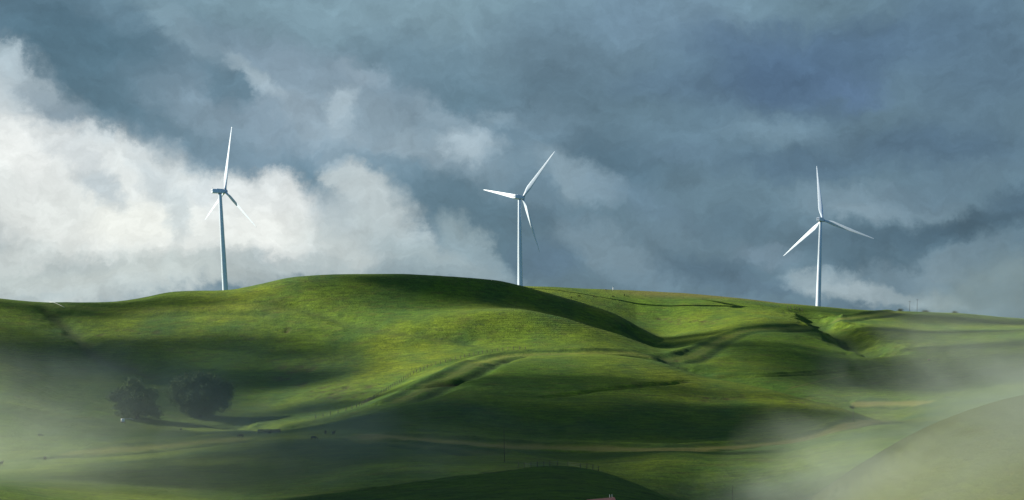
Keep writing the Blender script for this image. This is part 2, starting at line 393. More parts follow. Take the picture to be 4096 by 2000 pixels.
def grass_material():
    m, nt, ns, L = new_mat('hill_grass')
    out = N(nt, 'ShaderNodeOutputMaterial'); b = N(nt, 'ShaderNodeBsdfPrincipled')
    b.inputs['Roughness'].default_value = .9; b.inputs['Specular IOR Level'].default_value = .15
    tc = N(nt, 'ShaderNodeTexCoord')
    def noise(scale, detail=5, rough=.55, stretch=(1, 1, 1), dist=0):
        mp = N(nt, 'ShaderNodeMapping'); mp.inputs['Scale'].default_value = stretch
        n = N(nt, 'ShaderNodeTexNoise', i_Scale=scale, i_Detail=detail, i_Roughness=rough, i_Distortion=dist)
        L.new(tc.outputs['Object'], mp.inputs[0]); L.new(mp.outputs[0], n.inputs['Vector']); return n.outputs['Fac']
    def ramp(f, p0, p1, c0=(0, 0, 0), c1=(1, 1, 1)):
        r = N(nt, 'ShaderNodeValToRGB'); e = r.color_ramp.elements
        e[0].position = p0; e[1].position = p1; e[0].color = (*c0, 1); e[1].color = (*c1, 1)
        L.new(f, r.inputs[0]); return r.outputs[0]
    def mix(f, a, c, mode='MIX'):
        x = N(nt, 'ShaderNodeMix', data_type='RGBA', blend_type=mode)
        if isinstance(f, (int, float)): x.inputs[0].default_value = f
        else: L.new(f, x.inputs[0])
        for s, val in ((6, a), (7, c)):
            if isinstance(val, tuple): x.inputs[s].default_value = (*val, 1)
            else: L.new(val, x.inputs[s])
        return x.outputs[2]
    G1, G2, G3 = (.056, .122, .010), (.125, .165, .009), (.036, .090, .016)
    c = mix(ramp(noise(.008, 3, .5), .30, .76), G1, G2)
    c = mix(ramp(noise(.03, 5, .6, (1, .6, 1)), .42, .70), c, G3)
    c = mix(ramp(noise(.16, 6, .65, (.5, 1, 1)), .52, .78), c, (.082, .100, .018))
    # fine tufts
    t = ramp(noise(1.1, 8, .75, (.6, 1, 1)), .30, .72, (.50, .53, .58), (1.50, 1.45, 1.35))
    c = mix(1.0, c, t, 'MULTIPLY')
    t2 = ramp(noise(.35, 4, .6, (.35, 1, 1)), .3, .7, (.64, .67, .72), (1.36, 1.31, 1.22))
    c = mix(1.0, c, t2, 'MULTIPLY')
    weeds = ramp(noise(.45, 3, .5, (.7, 1, 1)), .60, .68)
    wf = N(nt, 'ShaderNodeMath', operation='MULTIPLY', i_1=.55); L.new(weeds, wf.inputs[0])
    c = mix(wf.outputs[0], c, (.026, .048, .014))
    def attr(n): 
        a = N(nt, 'ShaderNodeAttribute', attribute_name=n); return a.outputs['Fac']
    c = mix(attr('dry'), c, (.112, .116, .026))
    def mul(a, v):
        x = N(nt, 'ShaderNodeMath', operation='MULTIPLY'); L.new(a, x.inputs[0])
        if isinstance(v, float): x.inputs[1].default_value = v
        else: L.new(v, x.inputs[1])
        return x.outputs[0]
    c = mix(mul(attr('bank'), .7), c, (.022, .050, .014))  # banks and ravine beds darkened, shade put into the grass colour
    c = mix(mul(attr('track'), .7), c, (.20, .175, .055))
    brk = ramp(noise(.9, 4, .7), .35, .6)
    c = mix(mul(attr('dirt'), brk), c, (.060, .038, .025))
    L.new(c, b.inputs['Base Color'])
    # terracettes follow the contour lines; turf roughness everywhere
    sx = N(nt, 'ShaderNodeSeparateXYZ'); L.new(tc.outputs['Object'], sx.inputs[0])
    z = N(nt, 'ShaderNodeMath', operation='MULTIPLY_ADD', i_1=1.0); L.new(sx.outputs['Z'], z.inputs[0])
    nd = N(nt, 'ShaderNodeMath', operation='MULTIPLY', i_1=3.2); L.new(noise(.02, 4), nd.inputs[0]); L.new(nd.outputs[0], z.inputs[2])
    w = N(nt, 'ShaderNodeMath', operation='MULTIPLY', i_1=2*math.pi/1.15); L.new(z.outputs[0], w.inputs[0])
    s = N(nt, 'ShaderNodeMath', operation='SINE'); L.new(w.outputs[0], s.inputs[0])
    sm = mul(mul(s.outputs[0], ramp(noise(.014, 2, .5), .42, .6)), .10)
    tuft = mul(noise(.9, 8, .72), .75)
    big = mul(noise(.22, 4, .6, (.6, 1, 1)), 1.0)
    a1 = N(nt, 'ShaderNodeMath', operation='ADD'); L.new(sm, a1.inputs[0]); L.new(tuft, a1.inputs[1])
    a2 = N(nt, 'ShaderNodeMath', operation='ADD'); L.new(a1.outputs[0], a2.inputs[0]); L.new(big, a2.inputs[1])
    bp = N(nt, 'ShaderNodeBump', i_Strength=.8, i_Distance=1.0); L.new(a2.outputs[0], bp.inputs['Height'])
    L.new(bp.outputs[0], b.inputs['Normal'])
    L.new(b.outputs[0], out.inputs[0])
    return m
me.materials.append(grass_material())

# ------------------------------------------------------------------ world: Nishita sky behind a broken cloud cover
def lin(c): 
    return tuple(((x/255)/12.92 if x/255 <= .04045 else ((x/255+.055)/1.055)**2.4) for x in c)
def build_world():
    w = bpy.data.worlds.new('World'); sc.world = w; w.use_nodes = True
    nt = w.node_tree; nt.nodes.clear(); L = nt.links
    out = N(nt, 'ShaderNodeOutputWorld')
    sky = N(nt, 'ShaderNodeTexSky'); sky.sky_type = 'NISHITA'; sky.sun_disc = False
    sky.sun_elevation = SUN_EL; sky.sun_rotation = -SUN_AZ
    bg1 = N(nt, 'ShaderNodeBackground', i_Strength=.05); L.new(sky.outputs[0], bg1.inputs[0])
    tc = N(nt, 'ShaderNodeTexCoord'); sp = N(nt, 'ShaderNodeSeparateXYZ'); L.new(tc.outputs['Generated'], sp.inputs[0])
    az = N(nt, 'ShaderNodeMath', operation='ARCTAN2'); L.new(sp.outputs[0], az.inputs[0]); L.new(sp.outputs[1], az.inputs[1])
    el = N(nt, 'ShaderNodeMath', operation='ARCSINE'); L.new(sp.outputs[2], el.inputs[0])
    cb = N(nt, 'ShaderNodeCombineXYZ'); L.new(az.outputs[0], cb.inputs[0]); L.new(el.outputs[0], cb.inputs[1])
    P0 = cb.outputs[0]
    def vm(op, a, b_):
        n = N(nt, 'ShaderNodeVectorMath', operation=op); L.new(a, n.inputs[0])
        if isinstance(b_, tuple): n.inputs[1].default_value = b_
        else: L.new(b_, n.inputs[1])
        return n.outputs[0]
    def nz(src, scale, detail, rough, col=True, rot=0., st=(1, 1, 1)):
        mp = N(nt, 'ShaderNodeMapping'); mp.inputs['Rotation'].default_value = (0, 0, rot); mp.inputs['Scale'].default_value = st
        L.new(src, mp.inputs[0])
        n = N(nt, 'ShaderNodeTexNoise', i_Scale=scale, i_Detail=detail, i_Roughness=rough); L.new(mp.outputs[0], n.inputs['Vector'])
        return n.outputs['Color' if col else 'Fac']
    # domain warp: broad billows, then wisps
    w1 = vm('MULTIPLY', vm('SUBTRACT', nz(P0, 9, 3, .5), (.5, .5, .5)), (.026, .022, 0))
    P1 = vm('ADD', P0, w1)
    w2 = vm('MULTIPLY', vm('SUBTRACT', nz(P1, 34, 10, .66), (.5, .5, .5)), (.042, .036, 0))
    P2 = vm('ADD', P1, w2)
    k = 2 ** -EXPO
    def C(c): return tuple(x*k*(1.10 if c[1] < 170 else 1.10 - .05*min(1, (c[1]-170)/50)) for x in lin(c))
    base = N(nt, 'ShaderNodeRGB'); base.outputs[0].default_value = (*C((94, 121, 137)), 1)
    cur = base.outputs[0]
    # cloud masses: azimuth/elevation centre, half-widths, tilt, tone, cover, edge softness
    S = 1.59006
    def blob(x, y, rx, ry, rot, c, op, hard=.0):
        nonlocal cur
        u, v = x*S, y*S
        a = math.atan((u-UC)/FPX); e = math.atan((VH-v)/math.hypot(FPX, u-UC))
        mp = N(nt, 'ShaderNodeMapping'); mp.vector_type = 'TEXTURE'
        mp.inputs['Location'].default_value = (a, e, 0); mp.inputs['Rotation'].default_value = (0, 0, -math.radians(rot))
        mp.inputs['Scale'].default_value = (rx*S/FPX*1.5, ry*S/FPX*1.5, 1)
        L.new(P2, mp.inputs[0])
        g = N(nt, 'ShaderNodeTexGradient', gradient_type='SPHERICAL'); L.new(mp.outputs[0], g.inputs[0])
        r = N(nt, 'ShaderNodeMapRange', interpolation_type='SMOOTHSTEP')
        r.inputs['From Min'].default_value = .02; r.inputs['From Max'].default_value = .85 - .5*hard
        r.inputs['To Max'].default_value = op; L.new(g.outputs['Fac'], r.inputs[0])
        mx = N(nt, 'ShaderNodeMix', data_type='RGBA'); L.new(r.outputs[0], mx.inputs[0]); L.new(cur, mx.inputs[6])
        mx.inputs[7].default_value = (*C(c), 1); cur = mx.outputs[2]
    for bl in SKY: blob(*bl)
    # unseen sky low behind the camera, brightened blue to fill the towers
    sv = N(nt, 'ShaderNodeMapRange', interpolation_type='SMOOTHSTEP'); sv.inputs['From Min'].default_value = .1; sv.inputs['From Max'].default_value = -.7
    L.new(sp.outputs[1], sv.inputs[0])
    mb = N(nt, 'ShaderNodeMix', data_type='RGBA'); L.new(sv.outputs[0], mb.inputs[0]); L.new(cur, mb.inputs[6]); mb.inputs[7].default_value = (*C((98,148,205)), 1); cur = mb.outputs[2]
    # unseen sky overhead, darkened to weaken the ambient light
    zv = N(nt, 'ShaderNodeMapRange', interpolation_type='SMOOTHSTEP'); zv.inputs['From Min'].default_value = .45; zv.inputs['From Max'].default_value = .85
    L.new(sp.outputs[2], zv.inputs[0])
    mz = N(nt, 'ShaderNodeMix', data_type='RGBA'); L.new(zv.outputs[0], mz.inputs[0]); L.new(cur, mz.inputs[6]); mz.inputs[7].default_value = (*C((62,82,96)), 1); cur = mz.outputs[2]
    # billow texture over everything
    n1 = nz(P2, 15, 8, .6, False, -.5, (1, 1.7, 1))
    r1 = N(nt, 'ShaderNodeMapRange'); r1.inputs['From Min'].default_value = .3; r1.inputs['From Max'].default_value = .7
    r1.inputs['To Min'].default_value = .84; r1.inputs['To Max'].default_value = 1.17; L.new(n1, r1.inputs[0])
    n2 = nz(P2, 60, 8, .65, False, -.5, (1, 1.5, 1))
    r2 = N(nt, 'ShaderNodeMapRange'); r2.inputs['From Min'].default_value = .3; r2.inputs['From Max'].default_value = .7
    r2.inputs['To Min'].default_value = .90; r2.inputs['To Max'].default_value = 1.10; L.new(n2, r2.inputs[0])
    n3 = nz(P2, 5, 6, .62, False, -.55, (1, 2.2, 1))
    r3 = N(nt, 'ShaderNodeMapRange'); r3.inputs['From Min'].default_value = .3; r3.inputs['From Max'].default_value = .7
    r3.inputs['To Min'].default_value = .9; r3.inputs['To Max'].default_value = 1.1; L.new(n3, r3.inputs[0])
    m3 = N(nt, 'ShaderNodeMath', operation='MULTIPLY'); L.new(r3.outputs[0], m3.inputs[0]); L.new(r2.outputs[0], m3.inputs[1]); r2 = m3
    mm = N(nt, 'ShaderNodeMath', operation='MULTIPLY'); L.new(r1.outputs[0], mm.inputs[0]); L.new(r2.outputs[0], mm.inputs[1])
    fin = N(nt, 'ShaderNodeVectorMath', operation='SCALE'); L.new(cur, fin.inputs[0]); L.new(mm.outputs[0], fin.inputs['Scale'])
    bg2 = N(nt, 'ShaderNodeBackground', i_Strength=1.0); L.new(fin.outputs[0], bg2.inputs[0])
    ms = N(nt, 'ShaderNodeMixShader', i_0=.95); L.new(bg1.outputs[0], ms.inputs[1]); L.new(bg2.outputs[0], ms.inputs[2])
    L.new(ms.outputs[0], out.inputs[0])
    w.cycles.sampling_method = 'MANUAL'; w.cycles.sample_map_resolution = 512
def _L(x, y, rx, ry, *r): return (x/1.613, y/1.613, rx/1.613, ry/1.613, *r)
def _R(x, y, rx, ry, rot, c, *r): return (1288 + x/1.613, y/1.613, rx/1.613, ry/1.613, rot, (c[0]*.93, c[1]*.94, c[2]*.975), *r)
# x, y, half-widths (photo pixels, left / right half), tilt (down-right +), tone, cover, edge hardness
SKY = [_L(*a) for a in [
 (1700, -60, 1500, 300, 0, (120,148,159), .85, 0), (1500, 100, 700, 200, 5, (122,149,162), .6, 0),
 (150, 20, 420, 120, 10, (92,119,138), .6, 0),
 (420, 300, 620, 290, 28, (76,106,122), .95, .2), (700, 520, 420, 150, 25, (88,117,133), .8, .1),
 (560, 60, 300, 60, 10, (98,126,142), .5, 0),
 # diagonal wisps
 (760, 130, 190, 60, 38, (126,153,166), .75, .1), (860, 220, 170, 50, 45, (128,155,168), .6, .1), (1000, 220, 260, 70, 20, (112,139,155), .6, 0),
 (1250, 330, 480, 130, 14, (132,153,168), .75, .0), (1150, 520, 520, 150, 18, (132,153,168), .8, .0), (800, 480, 200, 80, 25, (124,147,162), .7, .1),
 (1500, 520, 420, 160, 20, (136,157,170), .7, .0), (1750, 620, 380, 110, 15, (134,155,168), .7, .0),
 (700, 620, 280, 80, 20, (122,147,163), .7, .0), (1050, 660, 280, 60, 5, (118,143,160), .7, .0),
 (930, 370, 110, 70, 30, (90,118,134), .85, .2), (860, 300, 90, 60, 45, (94,122,138), .6, .1),
 (1010, 310, 120, 40, 38, (158,178,188), .7, .1), (1060, 370, 90, 40, 20, (160,178,188), .6, .2), (1180, 450, 140, 70, 25, (146,164,176), .5, .1),
 (1370, 450, 60, 90, 10, (168,186,196), .8, .2), (1460, 310, 110, 45, 10, (148,167,180), .6, .1), (1330, 560, 140, 50, 15, (144,163,175), .5, .1),
 (1900, 590, 120, 65, 10, (166,184,194), .85, .2), (1790, 470, 150, 50, 25, (140,161,174), .6, .1), (2030, 500, 90, 40, 0, (138,159,170), .6, .1), (1650, 600, 110, 60, 20, (142,162,174), .5, .1),
 (1900, 400, 200, 60, 10, (94,122,137), .7, .1), (1750, 250, 340, 110, 5, (100,128,144), .6, 0),
 # darker gaps under the veil
 (1290, 740, 170, 90, 35, (100,130,148), .85, .1), (1650, 720, 260, 60, 12, (104,132,149), .8, .1), (1500, 650, 200, 40, 15, (118,144,160), .6, .0),
 (1900, 820, 280, 110, 15, (84,112,128), .9, .1), (2020, 980, 160, 130, 30, (84,112,128), .8, .1), (1780, 830, 120, 80, 30, (88,116,132), .7, .1),
 # upper lobe of the left bank
 (120, 390, 300, 110, 42, (146,163,173), .85, .2), (20, 290, 130, 80, 45, (178,192,198), .8, .2), (10, 210, 80, 40, 30, (150,168,176), .7, .1), (130, 330, 130, 40, 42, (166,182,190), .7, .2),
 (30, 430, 120, 100, 45, (190,201,205), .8, .2), (200, 450, 160, 60, 42, (134,153,166), .6, .1), (170, 530, 130, 45, 35, (128,148,162), .6, .1),
 # white bank
 (0, 620, 260, 160, 20, (226,231,230), .97, .5), (180, 760, 480, 190, 14, (226,231,229), .97, .55), (380, 650, 240, 90, 18, (204,213,216), .9, .4), (500, 630, 120, 60, 25, (196,207,212), .8, .3), (560, 800, 280, 190, 20, (224,230,229), .95, .4),
 (420, 900, 420, 140, 4, (226,231,228), .95, .4), (860, 900, 260, 150, 5, (226,231,228), .95, .35), (1010, 830, 220, 110, 8, (220,226,226), .95, .5), (1140, 750, 90, 75, 15, (212,220,222), .95, .5), (1180, 880, 190, 150, 35, (222,227,226), .95, .45),
 (100, 620, 220, 90, 10, (240,243,240), .7, .2), (560, 900, 220, 90, 0, (240,243,236), .75, .2), (1080, 920, 200, 90, 5, (236,239,234), .6, .2),
 (400, 760, 110, 50, 45, (180,193,200), .75, .1), (640, 740, 130, 60, 40, (186,199,205), .6, .1), (720, 880, 55, 110, -15, (188,200,204), .7, .1), (820, 780, 80, 60, -10, (196,207,212), .5, .1), (270, 620, 110, 40, 25, (206,214,217), .6, .1),
 (40, 1030, 260, 80, 0, (214,222,220), .8, 0),
 # second and third cumulus
 (1460, 760, 130, 70, 40, (190,201,204), .92, .35), (1400, 720, 60, 35, 20, (180,193,197), .7, .3), (1530, 880, 170, 130, 40, (184,196,199), .93, .35), (1440, 980, 260, 110, 10, (196,206,206), .85, .2), (1380, 870, 120, 80, 30, (170,184,190), .6, .1),
 (1640, 1010, 190, 90, 30, (168,183,188), .85, .2), (1860, 960, 110, 80, 45, (142,163,171), .85, .3), (1940, 1050, 190, 60, 36, (134,156,166), .8, .2), (1760, 1060, 220, 60, 20, (156,174,180), .8, .1),
 # grey foot of the bank
 (150, 1120, 500, 60, 3, (190,202,201), .75, .0), (100, 1200, 600, 50, 0, (196,207,207), .85, 0), (500, 1130, 500, 50, 0, (200,210,209), .6, 0), (120, 1190, 200, 20, 0, (156,175,182), .4, .0), (700, 1090, 400, 70, 2, (204,213,210), .7, .0), (600, 1150, 240, 40, 0, (192,204,205), .5, .0), (1250, 1080, 360, 50, 3, (190,202,203), .7, .0), (1750, 1110, 300, 40, 4, (140,161,170), .7, .0)
]] + [_R(*a) for a in [
 (100, 560, 240, 150, 10, (118,144,156), .6, 0), (300, 150, 420, 200, 0, (106,133,147), .6, 0), (620, 60, 400, 140, 5, (116,143,158), .7, 0),
 (1150, 300, 420, 180, -6, (80,107,133), .85, .0), (900, 180, 300, 90, 0, (84,111,134), .6, 0), (1550, 180, 340, 140, -10, (86,113,134), .7, 0), (1400, 360, 150, 60, 10, (96,124,152), .6, 0), (1900, 250, 300, 260, 0, (92,119,136), .7, 0), (600, 330, 200, 80, 0, (92,119,138), .5, 0),
 (430, 660, 280, 120, 10, (82,110,124), .8, 0), (900, 560, 420, 90, 0, (106,135,149), .75, 0), (1080, 540, 240, 60, 3, (120,148,160), .75, .0), (1150, 680, 330, 70, 0, (80,107,125), .7, 0), (1700, 600, 420, 100, 5, (78,104,122), .8, 0), (700, 640, 160, 50, 0, (102,130,146), .5, 0),
 (250, 710, 190, 80, 25, (138,161,169), .9, .2), (370, 770, 90, 60, 30, (126,150,160), .6, .2), (120, 780, 120, 60, 20, (112,139,152), .6, .1), (200, 890, 160, 50, 10, (88,116,130), .7, .1),
 (560, 830, 240, 70, 25, (104,131,145), .7, .0), (320, 960, 150, 80, 25, (124,149,159), .85, .2), (460, 1060, 190, 80, 25, (122,147,157), .85, .1), (600, 950, 170, 60, 10, (110,137,149), .6, .1), (560, 1130, 200, 40, 5, (112,139,151), .7, .0), (130, 1050, 150, 100, 0, (88,116,134), .7, .0),
 (800, 1090, 260, 80, 5, (82,110,126), .8, .0), (1040, 1030, 130, 50, 12, (116,140,152), .8, .1), (950, 920, 200, 60, 5, (90,118,132), .6, 0), (1000, 1160, 260, 40, 4, (90,117,132), .7, .0),
 (1450, 820, 300, 70, 4, (124,149,159), .9, .1), (1430, 850, 140, 40, 4, (140,163,171), .6, .1), (1750, 760, 300, 60, -15, (98,124,137), .7, .0), (1560, 960, 420, 70, -2, (72,99,113), .9, .0), (1850, 890, 260, 50, -8, (66,93,108), .85, .0), (2060, 800, 120, 60, -10, (68,95,112), .7, .0), (1450, 1050, 260, 50, 3, (76,104,118), .8, .0),
 (1760, 1090, 160, 80, -20, (122,144,151), .85, .1), (2000, 1080, 220, 110, -10, (106,130,138), .8, .0), (1880, 1000, 160, 50, -15, (108,132,142), .6, .0), (1550, 1120, 180, 50, 10, (110,134,144), .7, .0),
 (1340, 1160, 190, 45, 10, (164,182,184), .95, .2), (1500, 1205, 220, 35, 4, (160,178,180), .9, .1), (1280, 1120, 100, 30, -10, (140,161,167), .7, .1), (1700, 1210, 220, 40, 4, (132,152,156), .8, .0), (1950, 1190, 220, 50, 4, (100,125,134), .7, .0)
]]
build_world()

# ------------------------------------------------------------------ camera
cam = bpy.data.cameras.new('camera'); co_ = bpy.data.objects.new('camera', cam); COL.objects.link(co_)
cam.sensor_width = 36; cam.lens = 36 * FPX / 4096; cam.shift_y = (VH - 1000) / 4096
cam.clip_start = .5; cam.clip_end = 30000
co_.location = (0, 0, 0); co_.rotation_euler = (math.pi/2, 0, 0)
sc.camera = co_
sc.cycles.use_denoising = True
sc.cycles.use_adaptive_sampling = False; sc.cycles.max_bounces = 4; sc.cycles.diffuse_bounces = 2; sc.cycles.transparent_max_bounces = 64
sc.cycles.volume_bounces = 0
SHADE_CLOUDS = [
 (1170, 728, 62, 20, .03, 24, 900),
 (1330, 740, 55, 26, .028, 26, 900),
 (1010, 712, 30, 12, .015, 14, 950),
 (110, 890, 50, 22, .03, 22, 760),
 (330, 880, 42, 12, .022, 18, 760),
 (80, 775, 55, 12, .02, 16, 900),
 (300, 765, 50, 7, .016, 14, 950),
 (350, 745, 50, 9, .02, 14, 980),
 (400, 762, 60, 11, .024, 16, 950),
 (2430, 803, 70, 22, .03, 22, 1000),
 (560, 865, 60, 12, .026, 18, 760),
 (760, 885, 34, 12, .026, 18, 760),
 (700, 955, 45, 24, .035, 22, 700),
 (540, 960, 45, 26, .025, 22, 700),
 (820, 1025, 42, 22, .028, 22, 600),
 (880, 1060, 50, 26, .035, 22, 560),
 (1200, 1070, 70, 44, .024, 26, 500),
 (1560, 1060, 62, 42, .024, 26, 500),
 (1400, 960, 60, 25, .020, 20, 600),
 (2120, 925, 45, 22, .024, 18, 830),
 (2150, 865, 45, 26, .026, 20, 850),
 (1850, 1040, 40, 24, .02, 18, 500),
 (1080, 1130, 50, 50, .04, 28, 350),
 (1420, 1150, 42, 45, .04, 28, 350),
 (1150, 1225, 34, 40, .05, 28, 240),
 (650, 1200, 45, 60, .03, 22, 300),
 (1660, 850, 55, 13, .035, 18, 880),
 (1500, 800, 36, 12, .022, 16, 900),
 (1850, 868, 50, 13, .026, 18, 760),
 (2350, 835, 90, 24, .03, 22, 900),
 (2480, 870, 60, 20, .025, 22, 800),
 (2050, 900, 40, 12, .018, 16, 760),
 (2300, 960, 70, 30, .03, 20, 700),
 (0, 0, 50, 66, .06, 28, 0, (8, 305, -28)),
 (0, 0, 60, 70, .010, 20, 0, (95, 240, -15)),
 (0, 0, 230, 120, .015, 24, 0, (0, 590, -30)),
 (0, 0, 160, 105, .017, 24, 0, (235, 880, 0)),
 (0, 0, 90, 130, .018, 24, 0, (-290, 870, 0)),
]
MIST = [
 (100, 1800, 400, 150, 150, 38, .0016, 0, 0, .035),
 (0, 1720, 330, 60, 90, 22, .0011, 0, 0, .05),
 (700, 1580, 520, 100, 120, 36, .0013, 0, 0, .03),
 (1100, 1900, 380, 100, 120, 26, .0014, 0, 0, .045),
 (4200, 1880, 165, 48, 62, 26, .0105, -.55, 0, .06),
 (3980, 1760, 420, 44, 80, 23, .0036, -.65, 0, .045),
 (3350, 1990, 200, 22, 60, 8, .0060, -.35, 0, .08),
 (2850, 2080, 340, 34, 55, 11, .0050, -.2, 0, .06),
 (4200, 1600, 500, 38, 100, 20, .0013, -.3, 0, .045),
]
T_TH = [(9,129,249),(42,162,282),(-10,110,230)]
PITCH = -1
# ------------------------------------------------------------------ volumes
def vol_mat(name, color, density, aniso=0.0, noise=None):
    m, nt, ns, L = new_mat(name)
    out = N(nt, 'ShaderNodeOutputMaterial'); v = N(nt, 'ShaderNodeVolumePrincipled')
    v.inputs['Color'].default_value = (*color, 1); v.inputs['Density'].default_value = density
    v.inputs['Anisotropy'].default_value = aniso
    if noise:
        tc = N(nt, 'ShaderNodeTexCoord'); g = N(nt, 'ShaderNodeTexGradient', gradient_type='SPHERICAL')
        L.new(tc.outputs['Object'], g.inputs[0])
        n = N(nt, 'ShaderNodeTexNoise', i_Scale=noise, i_Detail=5, i_Roughness=.62, i_Distortion=.8)
        geo = N(nt, 'ShaderNodeNewGeometry')
        mp = N(nt, 'ShaderNodeMapping'); mp.inputs['Scale'].default_value = (1, .7, 1.5)
        L.new(geo.outputs['Position'], mp.inputs[0]); L.new(mp.outputs[0], n.inputs['Vector'])
        # erode the edge with noise:  smoothstep(falloff + (noise-.5)*k)
        a = N(nt, 'ShaderNodeMath', operation='MULTIPLY_ADD', i_1=2.7, i_2=-1.35); L.new(n.outputs['Fac'], a.inputs[0])
        b = N(nt, 'ShaderNodeMath', operation='ADD'); L.new(g.outputs['Fac'], b.inputs[0]); L.new(a.outputs[0], b.inputs[1])
        r = N(nt, 'ShaderNodeMapRange', interpolation_type='SMOOTHSTEP')
        r.inputs['From Min'].default_value = .05; r.inputs['From Max'].default_value = .75
        r.inputs['To Max'].default_value = density; L.new(b.outputs[0], r.inputs[0])
        gm = N(nt, 'ShaderNodeMath', operation='MULTIPLY_ADD', use_clamp=True, i_1=6., i_2=0.); L.new(g.outputs['Fac'], gm.inputs[0])
        f = N(nt, 'ShaderNodeMath', operation='MULTIPLY'); L.new(r.outputs[0], f.inputs[0]); L.new(gm.outputs[0], f.inputs[1])
        L.new(f.outputs[0], v.inputs['Density'])
    L.new(v.outputs[0], out.inputs['Volume'])
    return m

def ico(sub):
    bm = bmesh.new(); bmesh.ops.create_icosphere(bm, subdivisions=sub, radius=1); return bm

# unseen low clouds added between sun and hills, placed to shade chosen ground patches
CLOUD_ALT = 470.
def cloud(uq, vq, a, b, dens=.02, th=26, dmin=220, raw=None, rot=0.):
    if raw: gx, gy, gz = raw
    else: gx, gy, gz = on_ground(uq*1.59006, vq*1.59006, dmin)
    t = (CLOUD_ALT - gz) / SUN.z
    c = Vector((gx, gy, gz)) + SUN * t
    bm = ico(4); sd = random.uniform(0, 100)
    for v in bm.verts:
        p = v.co.copy()
        n = float(fbm(np.array([p.x*1.6 + sd]), np.array([p.y*1.6 + p.z*.9 + sd]), 31, 4)[0])
        n2 = float(fbm(np.array([p.x*5 + sd]), np.array([p.y*5 + p.z*3]), 57, 3)[0])
        v.co = p * (1 + .30*n + .12*n2)
        v.co.x *= a; v.co.y *= b; v.co.z *= th
    key = 'shade_cloud_vapour_%g' % dens
    m = bpy.data.materials.get(key) or vol_mat(key, (.95, .96, 1), dens)
    m.name = key
    o = bm_obj('cloud', bm, m, smooth=True); o.location = c; o.rotation_euler = (0, 0, rot); tag(o, kind='structure')
    return o
#     x,   y (photo, half size)  half-length, half-width in metres
for (uq_, vq_, a_, b_, dn_, th_, dm_, *rw_) in SHADE_CLOUDS:      # each has a dense heart inside a thin wider veil
    cloud(uq_, vq_, a_*1.4, b_*1.5, round(dn_*.32, 4), th_, dm_, *rw_)
    cloud(uq_, vq_, a_*.8, b_*.75, round(dn_*.8, 4), th_, dm_, *rw_)

def mist(u, v, d, rx, ry, rz, dens, roll=0., yaw=0., noise=.03, col=(.60, .71, .60)):
    o = bm_obj('mist', ico(3), vol_mat('mist_%d_%d' % (u, v), col, dens, .2, noise), smooth=True)
    o.location = (wx(u, d), d, wz(v, d)); o.scale = (rx, ry, rz)
    o.rotation_euler = (0, roll, yaw)
    tag(o, kind='stuff')
    return o
for c in MIST: mist(*c)

# ------------------------------------------------------------------ wind turbines
def blade_mesh():
    R = 45.0
    st = [(1.2,1.7,1.7,0),(2.6,1.7,1.7,0),(4.5,2.1,1.35,16),(7,3.0,.85,13),(9.5,3.45,.66,11),(13,3.2,.55,8.5),(18,2.75,.42,6.5),(24,2.2,.33,4.5),
          (30,1.7,.24,3),(36,1.25,.17,1.5),(41,.85,.11,.5),(44,.5,.06,0),(45,.12,.03,0)]
    rings = []
    for r, c, t, tw in st:
        c *= 1.03; a = math.radians(PITCH*(tw + 6)); pts = []
        for k in range(14):
            th = 2*math.pi*k/14
            x = math.cos(th); y = math.sin(th)
            blend = min(1, max(0, (c - t) / 1.2)) if r < 8 else 1
            yy = y * (1 - .55*blend*(x*.5+.5))          # thin trailing edge
            px = c*.5*x + blend*c*.12; py = t*.5*yy
            # prebend away from the tower
            pb = .0009*r*r*.5
            pts.append(Vector((px*math.sin(a) + py*math.cos(a) + pb, px*math.cos(a) - py*math.sin(a), r)))
        rings.append(pts)
    V, F = loft(rings)
    me = bpy.data.meshes.new('blade'); me.from_pydata([tuple(v) for v in V], [], F); me.update()
    me.polygons.foreach_set('use_smooth', [True]*len(me.polygons)); me.materials.append(M_white)
    return me
BLADE = blade_mesh()
M_dark = simple_mat('grey_seal', (.05, .06, .07), (.09, .10, .11), 2, .5)

def chamfer_box(x0, x1, sy, sz, cz, ch, taper=1.0, n=7):
    rings = []
    xs = [x0, x0+.25, x0+.8, (x0+x1)/2, x1-.6, x1]
    sc_ = [.80*taper, .90*taper, .97*taper, 1.0, .98, .82]
    for x, s in zip(xs, sc_):
        a, b = sy/2*s, sz/2*s; c = ch*s
        pts = [(-a+c, -b), (a-c, -b), (a, -b+c), (a, b-c), (a-c, b), (-a+c, b), (-a, b-c), (-a, -b+c)]
        rings.append([Vector((x, p[0], cz + p[1])) for p in pts])
    return loft(rings)

